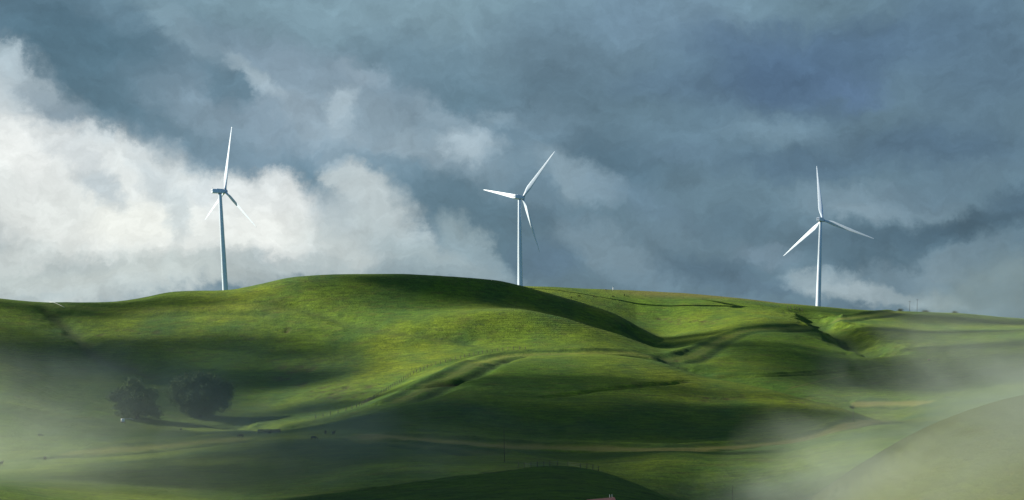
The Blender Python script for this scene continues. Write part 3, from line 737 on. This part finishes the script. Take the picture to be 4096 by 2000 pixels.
def turbine(hub_px, d, axis, lean_deg, theta, label, cone=.075, scale=1.0):
    hub = Vector((wx(hub_px[0], d), d, wz(hub_px[1], d)))
    yaw = math.atan2(axis[1], axis[0])
    Rm = Matrix.Rotation(math.radians(lean_deg), 3, 'Y') @ Matrix.Rotation(yaw, 3, 'Z')
    H = 75.
    for _ in range(6):
        base = hub - Rm @ Vector((3.9*scale, 0, H))
        g = ground_z(base.x, base.y); H += (base.z - g) / math.cos(math.radians(lean_deg))
    base = hub - Rm @ Vector((3.9*scale, 0, H))
    H /= scale
    t = empty('wind_turbine', base); t.rotation_euler = Rm.to_euler()
    t.scale = (scale,)*3; tag(t, label, 'wind turbine', 'white wind turbines standing along the ridge')
    TH = H - 1.75
    zs = [-2.0, 0, .02, TH*.33, TH*.33+.12, TH*.66, TH*.66+.12, TH-.5, TH]
    def rad(z): return 2.05 - .93 * max(0, z) / TH
    rr = [ring((0, 0, z), (0, 0, 1), rad(z) + (.035 if i in (4, 6) else 0), 40) for i, z in enumerate(zs)]
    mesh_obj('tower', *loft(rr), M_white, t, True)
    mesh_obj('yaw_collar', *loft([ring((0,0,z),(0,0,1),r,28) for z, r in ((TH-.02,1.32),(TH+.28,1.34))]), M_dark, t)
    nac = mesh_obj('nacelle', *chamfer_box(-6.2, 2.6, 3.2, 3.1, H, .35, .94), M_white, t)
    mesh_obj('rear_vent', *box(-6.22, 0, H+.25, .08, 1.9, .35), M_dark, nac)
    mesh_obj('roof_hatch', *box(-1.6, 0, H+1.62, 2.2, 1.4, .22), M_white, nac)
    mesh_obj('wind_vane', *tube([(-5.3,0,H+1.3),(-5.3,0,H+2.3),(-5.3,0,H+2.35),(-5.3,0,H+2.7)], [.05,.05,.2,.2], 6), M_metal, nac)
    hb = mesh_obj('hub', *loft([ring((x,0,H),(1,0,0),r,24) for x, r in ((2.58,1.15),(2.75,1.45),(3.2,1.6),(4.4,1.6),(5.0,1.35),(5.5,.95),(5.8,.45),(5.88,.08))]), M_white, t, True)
    mesh_obj('seal', *loft([ring((x,0,H),(1,0,0),r,24) for x, r in ((2.5,1.28),(2.72,1.3))]), M_dark, t)
    for th in theta:
        a = math.radians(th)
        dirn = Vector((cone, -math.sin(a), math.cos(a))).normalized()
        xa = (Vector((1, 0, 0)) - dirn * dirn.x).normalized(); ya = dirn.cross(xa)
        o = bpy.data.objects.new('blade', BLADE); COL.objects.link(o); o.parent = t
        M = Matrix((xa, ya, dirn)).transposed().to_4x4(); M.translation = Vector((3.9, 0, H)); o.matrix_local = M
        V, F = loft([ring(Vector((3.9,0,H)) + dirn*s, dirn, .93, 20) for s in (1.45, 1.75)])
        mesh_obj('blade_collar', V, F, M_dark, o).matrix_parent_inverse = M.inverted()
    return t
turbine((900, 765), 1180, (.79, .61), -3.1, T_TH[0], 'leftmost tall white wind turbine, tower mostly in shade against bright cloud', scale=1.13)
turbine((2091, 790), 1215, (.66, .75), -.5, T_TH[1], 'middle white wind turbine with one blade pointing left, behind the big green hill', .05, 1.055)
turbine((3290, 880), 1240, (.53, .85), 1.7, T_TH[2], 'rightmost white wind turbine on the ridge against dark grey cloud', scale=1.03)

# ------------------------------------------------------------------ trees and bushes
def leaf_mat(name, c1, c2):
    m, nt, ns, L = new_mat(name)
    out = N(nt, 'ShaderNodeOutputMaterial'); b = N(nt, 'ShaderNodeBsdfPrincipled', i_Roughness=.95)
    geo = N(nt, 'ShaderNodeNewGeometry')
    r = N(nt, 'ShaderNodeValToRGB'); r.color_ramp.elements[0].color = (*c1, 1); r.color_ramp.elements[1].color = (*c2, 1)
    L.new(geo.outputs['Random Per Island'], r.inputs[0]); L.new(r.outputs[0], b.inputs['Base Color'])
    L.new(b.outputs[0], out.inputs[0]); return m
M_leaf = leaf_mat('oak_leaves', (.036, .070, .020), (.085, .135, .036))
M_bush = leaf_mat('scrub_leaves', (.02, .035, .015), (.045, .06, .025))

def leaves(lobes, n_clump, per, size, seed, holes=()):
    """lobes: (centre, radii). Leaf quads gathered in clumps near the lobes' outer shell."""
    r = random.Random(seed); V = []; F = []
    wts = [l[1][0]*l[1][2] for l in lobes]
    for _ in range(n_clump):
        c, rad = r.choices(lobes, wts)[0]
        while True:
            p = Vector((r.uniform(-1,1), r.uniform(-1,1), r.uniform(-1,1)))
            if .35 < p.length < 1: break
        cc = Vector(c) + Vector((p.x*rad[0], p.y*rad[1], p.z*rad[2]))
        if any((cc.x-h[0])**2 + (cc.z-h[1])**2 < h[2]**2 for h in holes): continue
        cr = r.uniform(.7, 1.5) * size * 3.2
        for _ in range(per):
            q_ = Vector((r.gauss(0,.5), r.gauss(0,.5), r.gauss(0,.36))) * cr + cc
            if any((q_.x-h[0])**2 + (q_.z-h[1])**2 < (h[2]*.8)**2 for h in holes): continue
            s = size * r.uniform(.5, 1.1)
            a = Vector((r.uniform(-1,1), r.uniform(-1,1), r.uniform(-1,1))).normalized(); b = a.orthogonal().normalized()
            n0 = len(V); V += [q_ - a*s*.5, q_ + b*s*.32, q_ + a*s*.5, q_ - b*s*.32]; F.append((n0, n0+1, n0+2, n0+3))
    return V, F

def tree(base_px, lobes_px, label, n_clump, seed, holes_px=(), dmin=560):
    x, y, z = on_ground(*base_px, dmin); k = y / FPX
    t = empty('oak_tree', (x, y, z)); tag(t, label, 'tree', 'dark round trees in the misty hollow')
    lobes = []
    r = random.Random(seed)
    for (u, v, a, b) in lobes_px:
        lobes.append((((u-base_px[0])*k, r.uniform(-.15, .15)*a*k, (base_px[1]-v)*k), (a*k, a*k*.9, b*k)))
    holes = [((u-base_px[0])*k, (base_px[1]-v)*k, rr*k) for u, v, rr in holes_px]
    mesh_obj('crown', *leaves(lobes, n_clump, 120, .62, seed, holes), M_leaf, t)
    top = max(c[2] for c, _ in lobes)
    parts = [tube([(0,0,-.8),(.1,0,.6),(.25,.1,2.2),(0,.1,4.0)], [1.25,.95,.8,.7], 12)]
    for c, rad in lobes:
        c = Vector(c); mid = Vector((c.x*.45, c.y*.45, 2.6 + (c.z-2.6)*.35))
        parts.append(tube([(0.05,.1,2.2), mid, c, c + Vector((r.uniform(-1,1), r.uniform(-1,1), .6))*rad[2]*.5], [.5,.34,.17,.05], 7))
        for _ in range(4):
            e = c + Vector((r.uniform(-.8,.8)*rad[0], r.uniform(-.8,.8)*rad[1], r.uniform(-.3,.8)*rad[2]))
            parts.append(tube([mid.lerp(c, .6), mid.lerp(c,.6).lerp(e,.5)+Vector((0,0,.4)), e], [.18,.1,.04], 5))
    mesh_obj('trunk', *join(parts), M_bark, t, True)
tree((800, 1668), [(800,1572,100,72),(728,1570,58,62),(882,1582,46,60),(790,1518,82,32),(845,1632,66,28),(905,1558,26,30),(765,1632,50,26),(840,1540,60,40),(800,1646,70,20)],
     'larger dark rounded oak standing right of the hazier tree in the hollow', 460, 5, [(762,1530,7),(815,1520,8),(828,1528,6),(793,1580,8),(840,1643,6)])
tree((548, 1674), [(468,1582,28,22),(565,1590,66,42),(520,1632,62,32),(535,1524,28,9),(602,1640,34,26),(500,1560,26,16),(545,1552,30,14),(628,1662,9,16)],
     'smaller hazy oak with an uneven crown, left of the larger round oak', 230, 9, [(500,1552,7),(520,1570,6),(498,1600,5)])

for (u, v, a, b, lab, sd) in [(3601,1242,11,5,'low dark bush on the ridge line left of the two utility poles',1),
                     (3706,1245,15,4.5,'low dark bush on the ridge line right of the two utility poles',2),
                     (3822,1249,16,3.5,'flat dark scrub farthest right on the ridge line',3)]:
    x, y, z = on_ground(u, v+1, 1100); k = y/FPX
    t = empty('bush', (x, y, z)); tag(t, lab, 'bush', 'low bushes on the ridge line')
    lb = [((random.uniform(-.6,.6)*a*k, 0, b*k*.6), (a*k*.6, a*k*.5, b*k*.8)) for _ in range(4)]
    mesh_obj('foliage', *leaves(lb, 26, 50, .4, sd), M_bush, t)
    mesh_obj('stem', *join([tube([(0,0,-.2),(l[0][0]*.5,0,.4),l[0]], [.1,.07,.03], 6) for l in lb]), M_bark, t)

# ------------------------------------------------------------------ fences
def fence(pix, spacing, ph, pr, label, wires=(.35, .7, 1.05), dmin=600, dmax=1400, jit=.06, group='wire fences crossing the pasture', exact=False):
    if exact: P = [on_ground(u, v, dmin, dmax) for u, v in pix]
    else:
        G = ground_line(pix, dmin, dmax, 4); P = [G[0]]; acc = 0
        for a, b in zip(G[:-1], G[1:]):
            L_ = math.hypot(b[0]-a[0], b[1]-a[1]); s = spacing - acc
            while s <= L_:
                x, y = a[0]+(b[0]-a[0])*s/L_, a[1]+(b[1]-a[1])*s/L_
                P.append((x, y, ground_z(x, y))); s += spacing
            acc = L_ - (s - spacing)
    o0 = Vector((P[0][0], P[0][1], ground_z(P[0][0], P[0][1])))
    t = empty('wire_fence', o0); tag(t, label, 'fence', group)
    pts = []
    base = None
    for i, p in enumerate(P):
        c = Vector((p[0], p[1], ground_z(p[0], p[1]))) - o0; pts.append(c)
        if base is None:
            base = mesh_obj('post', *tube([(0,0,-.4),(0,0,ph*.97),(0,0,ph)], [pr, pr*.9, pr*.6], 7), M_wood, t); o = base
        else:
            o = base.copy(); COL.objects.link(o); o.parent = t
        o.location = c; o.rotation_euler = (random.gauss(0, jit), random.gauss(0, jit), random.uniform(0, 3)); o.scale = (1, 1, random.uniform(.88, 1.14))
    for h in wires:
        mesh_obj('wire', *tube([c + Vector((0, 0, h*ph/1.3)) for c in pts], .02, 4), M_wire, t)
    return t
fence([(1262,1674),(1330,1660),(1380,1647),(1453,1619),(1501,1590),(1549,1560),(1600,1531),(1636,1503),(1731,1462),(1859,1430),(1950,1410),(2045,1398),(2110,1396)], 3.6, 1.75, .15,
      'long wire fence with dark posts climbing the gully beside the front hill', dmin=690)
fence([(2505,1184),(2590,1188),(2674,1192),(2753,1196),(2831,1201),(2912,1210),(2996,1216),(3072,1224),(3140,1232)], 15.5, 1.7, .14,
      'faint wire fence below the brown strip of the back ridge', dmin=1130)
fence([(3151,1234),(3162,1235),(3177,1237),(3187,1239),(3197,1241),(3209,1244)], 3, 2.2, .2,
      'short line of brown posts at the foot of the rightmost turbine', dmin=1060, exact=True)
fence([(2072,1871),(2097,1870),(2124,1870),(2149,1869),(2175,1867),(2199,1866),(2231,1864),(2272,1864),(2322,1872),(2347,1876),(2371,1880),(2394,1885)], 3, 1.25, .07,
      'thin dark post fence along the crest of the shaded foreground hill', dmin=300, dmax=420, exact=True)

# ------------------------------------------------------------------ poles
def upole(base_px, top_v, lean, label, arm=2.4, dmin=200, dmax=1400, r=.14, raw=None):
    x, y, z = on_ground(*base_px, dmin, dmax) if raw is None else raw
    h = (VH - top_v) * y / FPX - z
    t = empty('utility_pole', (x, y, z)); t.rotation_euler = (0, math.radians(lean), math.radians(8))
    tag(t, label, 'utility pole', 'wooden utility poles')
    mesh_obj('pole', *tube([(0,0,-1),(0,0,h*.5),(0,0,h)], [r*1.25, r, r*.75], 10), M_pole, t, True)
    if arm:
        a = mesh_obj('crossarm', *box(0, -.17, h-.45, arm, .12, .16), M_wood, t)
        for sx in (-.46, -.2, .2, .46):
            mesh_obj('insulator', *loft([ring((sx*arm, -.17, h-.37+dz), (0,0,1), rr, 8) for dz, rr in ((0,.04),(.08,.09),(.16,.09),(.22,.04))]), M_metal, a)
    return t
upole((3638,1245), 1204, 2, 'shorter left one of two wooden utility poles on the right ridge', 2.4, 1100)
upole((3668,1245), 1197, 1.5, 'taller right one of two wooden utility poles on the right ridge', 2.4, 1100)
upole((2018,1848), 1716, -1, 'thin bare pole standing in the shaded valley below the middle turbine', 0, 300, 520, .07)
upole((3412,1688), 1619, 1, 'thin brown pole beside the bend of the dirt track', 0, 480, 760, .07)
upole((2930,2040), 1940, 0, 'thin grey pole half lost in mist at the bottom edge', 0, 150, 420, .06)

# white marker post and orange marker on the back ridge
x, y, z = on_ground(2452, 1162, 1200); k = y/FPX
t = empty('marker_post', (x, y, z)); tag(t, 'white marker post with small white plate on the back ridge above the cattle', 'marker post')
mesh_obj('post', *tube([(0,0,-.3),(0,0,2.6)], .2, 8), M_marker, t, True)
mesh_obj('plate', *loft([ring((.12,yy,2.95),(0,1,0),.62,12,.55) for yy in (-.22,-.14)]), M_marker, t)
x, y, z = on_ground(2424, 1161, 1200)
t = empty('ground_marker', (x, y, z)); tag(t, 'small orange marker lying on the back ridge left of the white post', 'marker')
mesh_obj('panel', *join([box(0,0,.35,1.5,.12,.5), box(-.9,.1,.3,.7,.1,.25)]), M_orange, t)
mesh_obj('leg', *box(-.5,0,.05,.08,.08,.3), M_metal, t); mesh_obj('leg', *box(.5,0,.05,.08,.08,.3), M_metal, t)

# pale pipe on the far left slope
G = ground_line([(198,1206),(212,1212),(228,1221),(244,1229),(258,1231)], 850)
G[:, 2] = [ground_z(a, b) + .25 for a, b in G[:, :2]]
o = mesh_obj('pipe', *tube([Vector(p) for p in G], .08, 8), M_tank, smooth=True); tag(o, 'thin pale pipe running down the grass below the far left skyline', 'pipe')

# water tank below the hazy tree
x, y, z = on_ground(491, 1691, 560); k = y/FPX
t = empty('water_tank', (x, y, z)); tag(t, 'small white water tank on rusty base below the hazy tree', 'water tank')
mesh_obj('tank', *loft([ring((0,0,zz),(0,0,1),rr,18) for zz, rr in ((.5,.78),(.6,.82),(1.65,.82),(1.8,.6),(1.86,.15))]), M_tank, t, True)
mesh_obj('base', *join([box(0,0,.22,1.7,1.7,.5), box(0,0,-.1,1.9,1.9,.3)]), M_rust, t)
mesh_obj('pipe', *tube([(.7,0,1.55),(1.8,.1,1.65),(3.4,.3,1.75),(4.4,.3,1.3)], .07, 6), M_tank, t)

# low timber barrier
x, y, z = on_ground(1076, 1731, 560); k = y/FPX
t = empty('timber_barrier', (x, y, z)); tag(t, 'low long brown timber barrier at the edge of the dark hollow', 'barrier')
for i in range(3): mesh_obj('board', *box(0, 0, .3 + i*.42, 92*k, .06, .36), M_wood, t)
for i in range(6): mesh_obj('post', *box((-.48 + i*.192)*92*k, .1, .55, .14, .14, 1.7), M_wood, t)

# shed whose roof just shows at the bottom edge
ds = 232.
gx = wx(2412, ds); gz = float(ground_z(gx, ds)); rz = wz(1993, ds) - gz; kk = ds/FPX
t = empty('shed', (gx, ds, gz)); t.rotation_euler = (0, math.radians(-4), math.radians(12)); tag(t, 'small shed with faded red roof peeking in at the bottom edge', 'shed')
hw = 56*kk*1.02; dp = 1.6
mesh_obj('wall', *box(0, 0, (rz-.8)/2 - .3, hw*1.9, dp*1.8, rz - .8 + .6), M_wall, t)
V = [(-hw,-dp,rz-.85),(hw,-dp,rz-.85),(hw,0,rz),(-hw,0,rz),(-hw,dp,rz-.85),(hw,dp,rz-.85)]
V2 = [(a, b, c-.08) for a, b, c in V]
mesh_obj('roof', V+V2, [(0,1,2,3),(3,2,5,4),(7,6,9,8),(8,9,10,11),(0,6,7,1),(4,5,11,10),(1,7,8,2),(2,8,11,5),(0,3,9,6),(3,4,10,9)], M_roof, t)
mesh_obj('door', *box(-.2, -dp*.9-.02, .6, .8, .05, 1.6), M_wood, t)
for px in (.55, .72): mesh_obj('vent_pipe', *tube([(hw*px+.35,.3,rz-.6),(hw*px+.35,.3,rz+.42)], .05, 8), M_metal, t)

# rocks
def rock(u, v, s, mat, label, dmin=200, dmax=1400):
    x, y, z = on_ground(u, v, dmin, dmax); bm = ico(3); sd = random.uniform(0, 50)
    for w in bm.verts:
        n = float(fbm(np.array([w.co.x*1.3+sd]), np.array([w.co.y*1.3+w.co.z*2]), 9, 3)[0]); w.co *= (1 + .3*n); w.co.z *= .55
        w.co *= s
    o = bm_obj('rock', bm, mat); o.location = (x, y, z + s*.15); tag(o, label, 'rock')
M_rock = simple_mat('lichen_rock', (.13, .09, .06), (.26, .17, .10), 2, .9, .4)
rock(3716, 1441, .9, M_rock, 'small tan rock on the hazy slope at right', 700)
rock(3549, 1888, .16, M_bark, 'small dark rock on the sunlit misty hill at bottom right', 200, 330)

# ------------------------------------------------------------------ cattle
def cow_mesh(pose):
    bm = bmesh.new(); sk = bm.verts.layers.skin.verify()
    pts = {}
    def P(n, co, r, par=None):
        v = bm.verts.new(co); v[sk].radius = r if hasattr(r, '__len__') else (r, r); pts[n] = v
        if par: bm.edges.new((pts[par], v))
    P('belly', (0, 0, .98), (.40, .36)); P('rump', (-.62, 0, 1.06), (.34, .30), 'belly'); P('tail0', (-.92, 0, 1.18), .12, 'rump')
    P('tail1', (-1.02, 0, .85), .035, 'tail0'); P('tail2', (-1.02, 0, .45), .05, 'tail1')
    P('chest', (.58, 0, .98), (.36, .32), 'belly'); P('neck0', (.88, 0, 1.12), (.24, .18), 'chest')
    if pose == 'graze':
        P('neck1', (1.16, .02, .82), (.18, .13), 'neck0'); P('poll', (1.36, .04, .50), (.14, .12), 'neck1'); P('muz', (1.48, .05, .14), (.09, .08), 'poll')
    else:
        P('neck1', (1.14, .0, 1.34), (.19, .14), 'neck0'); P('poll', (1.36, 0, 1.52), (.14, .12), 'neck1'); P('muz', (1.70, 0, 1.36), (.09, .08), 'poll')
    for s in (-1, 1):
        sn = 'l' if s > 0 else 'r'; f = .06*s
        P('hip'+sn, (-.66, .19*s, .86), .17, 'rump'); P('kn'+sn, (-.58+f, .21*s, .60), .10, 'hip'+sn)
        P('hock'+sn, (-.74+f, .21*s, .42), .055, 'kn'+sn); P('hf'+sn, (-.68+f, .21*s, .05), .06, 'hock'+sn)
        P('sh'+sn, (.56, .18*s, .72), .13, 'chest'); P('fk'+sn, (.58-f, .19*s, .40), .06, 'sh'+sn); P('ff'+sn, (.58-f, .19*s, .05), .055, 'fk'+sn)
        p = pts['poll'].co; P('ear'+sn, (p.x-.05, p.y + .15*s, p.z+.02), .05, 'poll')
    me = bpy.data.meshes.new('cow'); bm.to_mesh(me); bm.free()
    o = bpy.data.objects.new('cow_form', me); COL.objects.link(o)
    m = o.modifiers.new('skin', 'SKIN'); s2 = o.modifiers.new('sub', 'SUBSURF'); s2.levels = 2; s2.render_levels = 2
    me.skin_vertices[0].data[0].use_root = True
    bpy.context.view_layer.update()
    ev = o.evaluated_get(bpy.context.evaluated_depsgraph_get()); out = bpy.data.meshes.new_from_object(ev)
    bpy.data.objects.remove(o); out.materials.clear(); out.materials.append(M_cow)
    out.polygons.foreach_set('use_smooth', [True]*len(out.polygons)); out.name = 'cow_' + pose
    return out
COW = {'graze': cow_mesh('graze'), 'stand': cow_mesh('stand')}
def cow(u, v, face, pose, label, group, dmin, dmax=1400, s=1.):
    x, y, z = on_ground(u, v, dmin, dmax)
    o = bpy.data.objects.new('cow', COW[pose]); COL.objects.link(o)
    o.location = (x, y, ground_z(x, y) - .02); o.rotation_euler = (0, 0, math.radians(face)); o.scale = (s, s, s)
    tag(o, label, 'cow', group)
g1 = 'black cattle grazing on the back slope'; g2 = 'dark cattle on the misty foreground slope'
cow(2285, 1193, 95, 'stand', 'leftmost black cow on back slope, standing where the big hill hides the slope', g1, 1120)
cow(2316, 1188, 170, 'graze', 'second black cow from the left on back slope, seen side on', g1, 1120)
cow(2377, 1189, -20, 'graze', 'black cow in the middle of the five on back slope, head down', g1, 1120)
cow(2452, 1189, -35, 'graze', 'black grazing cow directly below the white marker post', g1, 1120)
cow(2498, 1184, 80, 'stand', 'rightmost black cow on the back slope, seen end on', g1, 1120)
cow(963, 1752, 160, 'graze', 'dark cow grazing on the track left of the timber barrier', g2, 430, 640)
cow(724, 1723, 90, 'stand', 'tiny dark cow on the slope below the larger oak', g2, 500, 720, .75)
cow(1078, 1738, 80, 'stand', 'dark cow seen end on in front of the timber barrier', g2, 430, 640)
cow(1255, 1760, -15, 'graze', 'largest-looking dark cow grazing side on right of the timber barrier', g2, 430, 640)
cow(1302, 1738, 100, 'stand', 'left one of a pair of dark cows seen end on near the dark hollow', g2, 430, 640)
cow(1334, 1740, 70, 'stand', 'right one of a pair of dark cows seen end on near the dark hollow', g2, 430, 640)
cow(180, 1841, 120, 'graze', 'hazy dark cow at far left on the foreground track', g2, 380, 560)
cow(4, 1863, 80, 'stand', 'dark cow cut by the left edge of the picture', g2, 380, 560)
cow(161, 1748, 10, 'graze', 'faint cow high on the hazy left slope above the track', g2, 480, 720, .85)
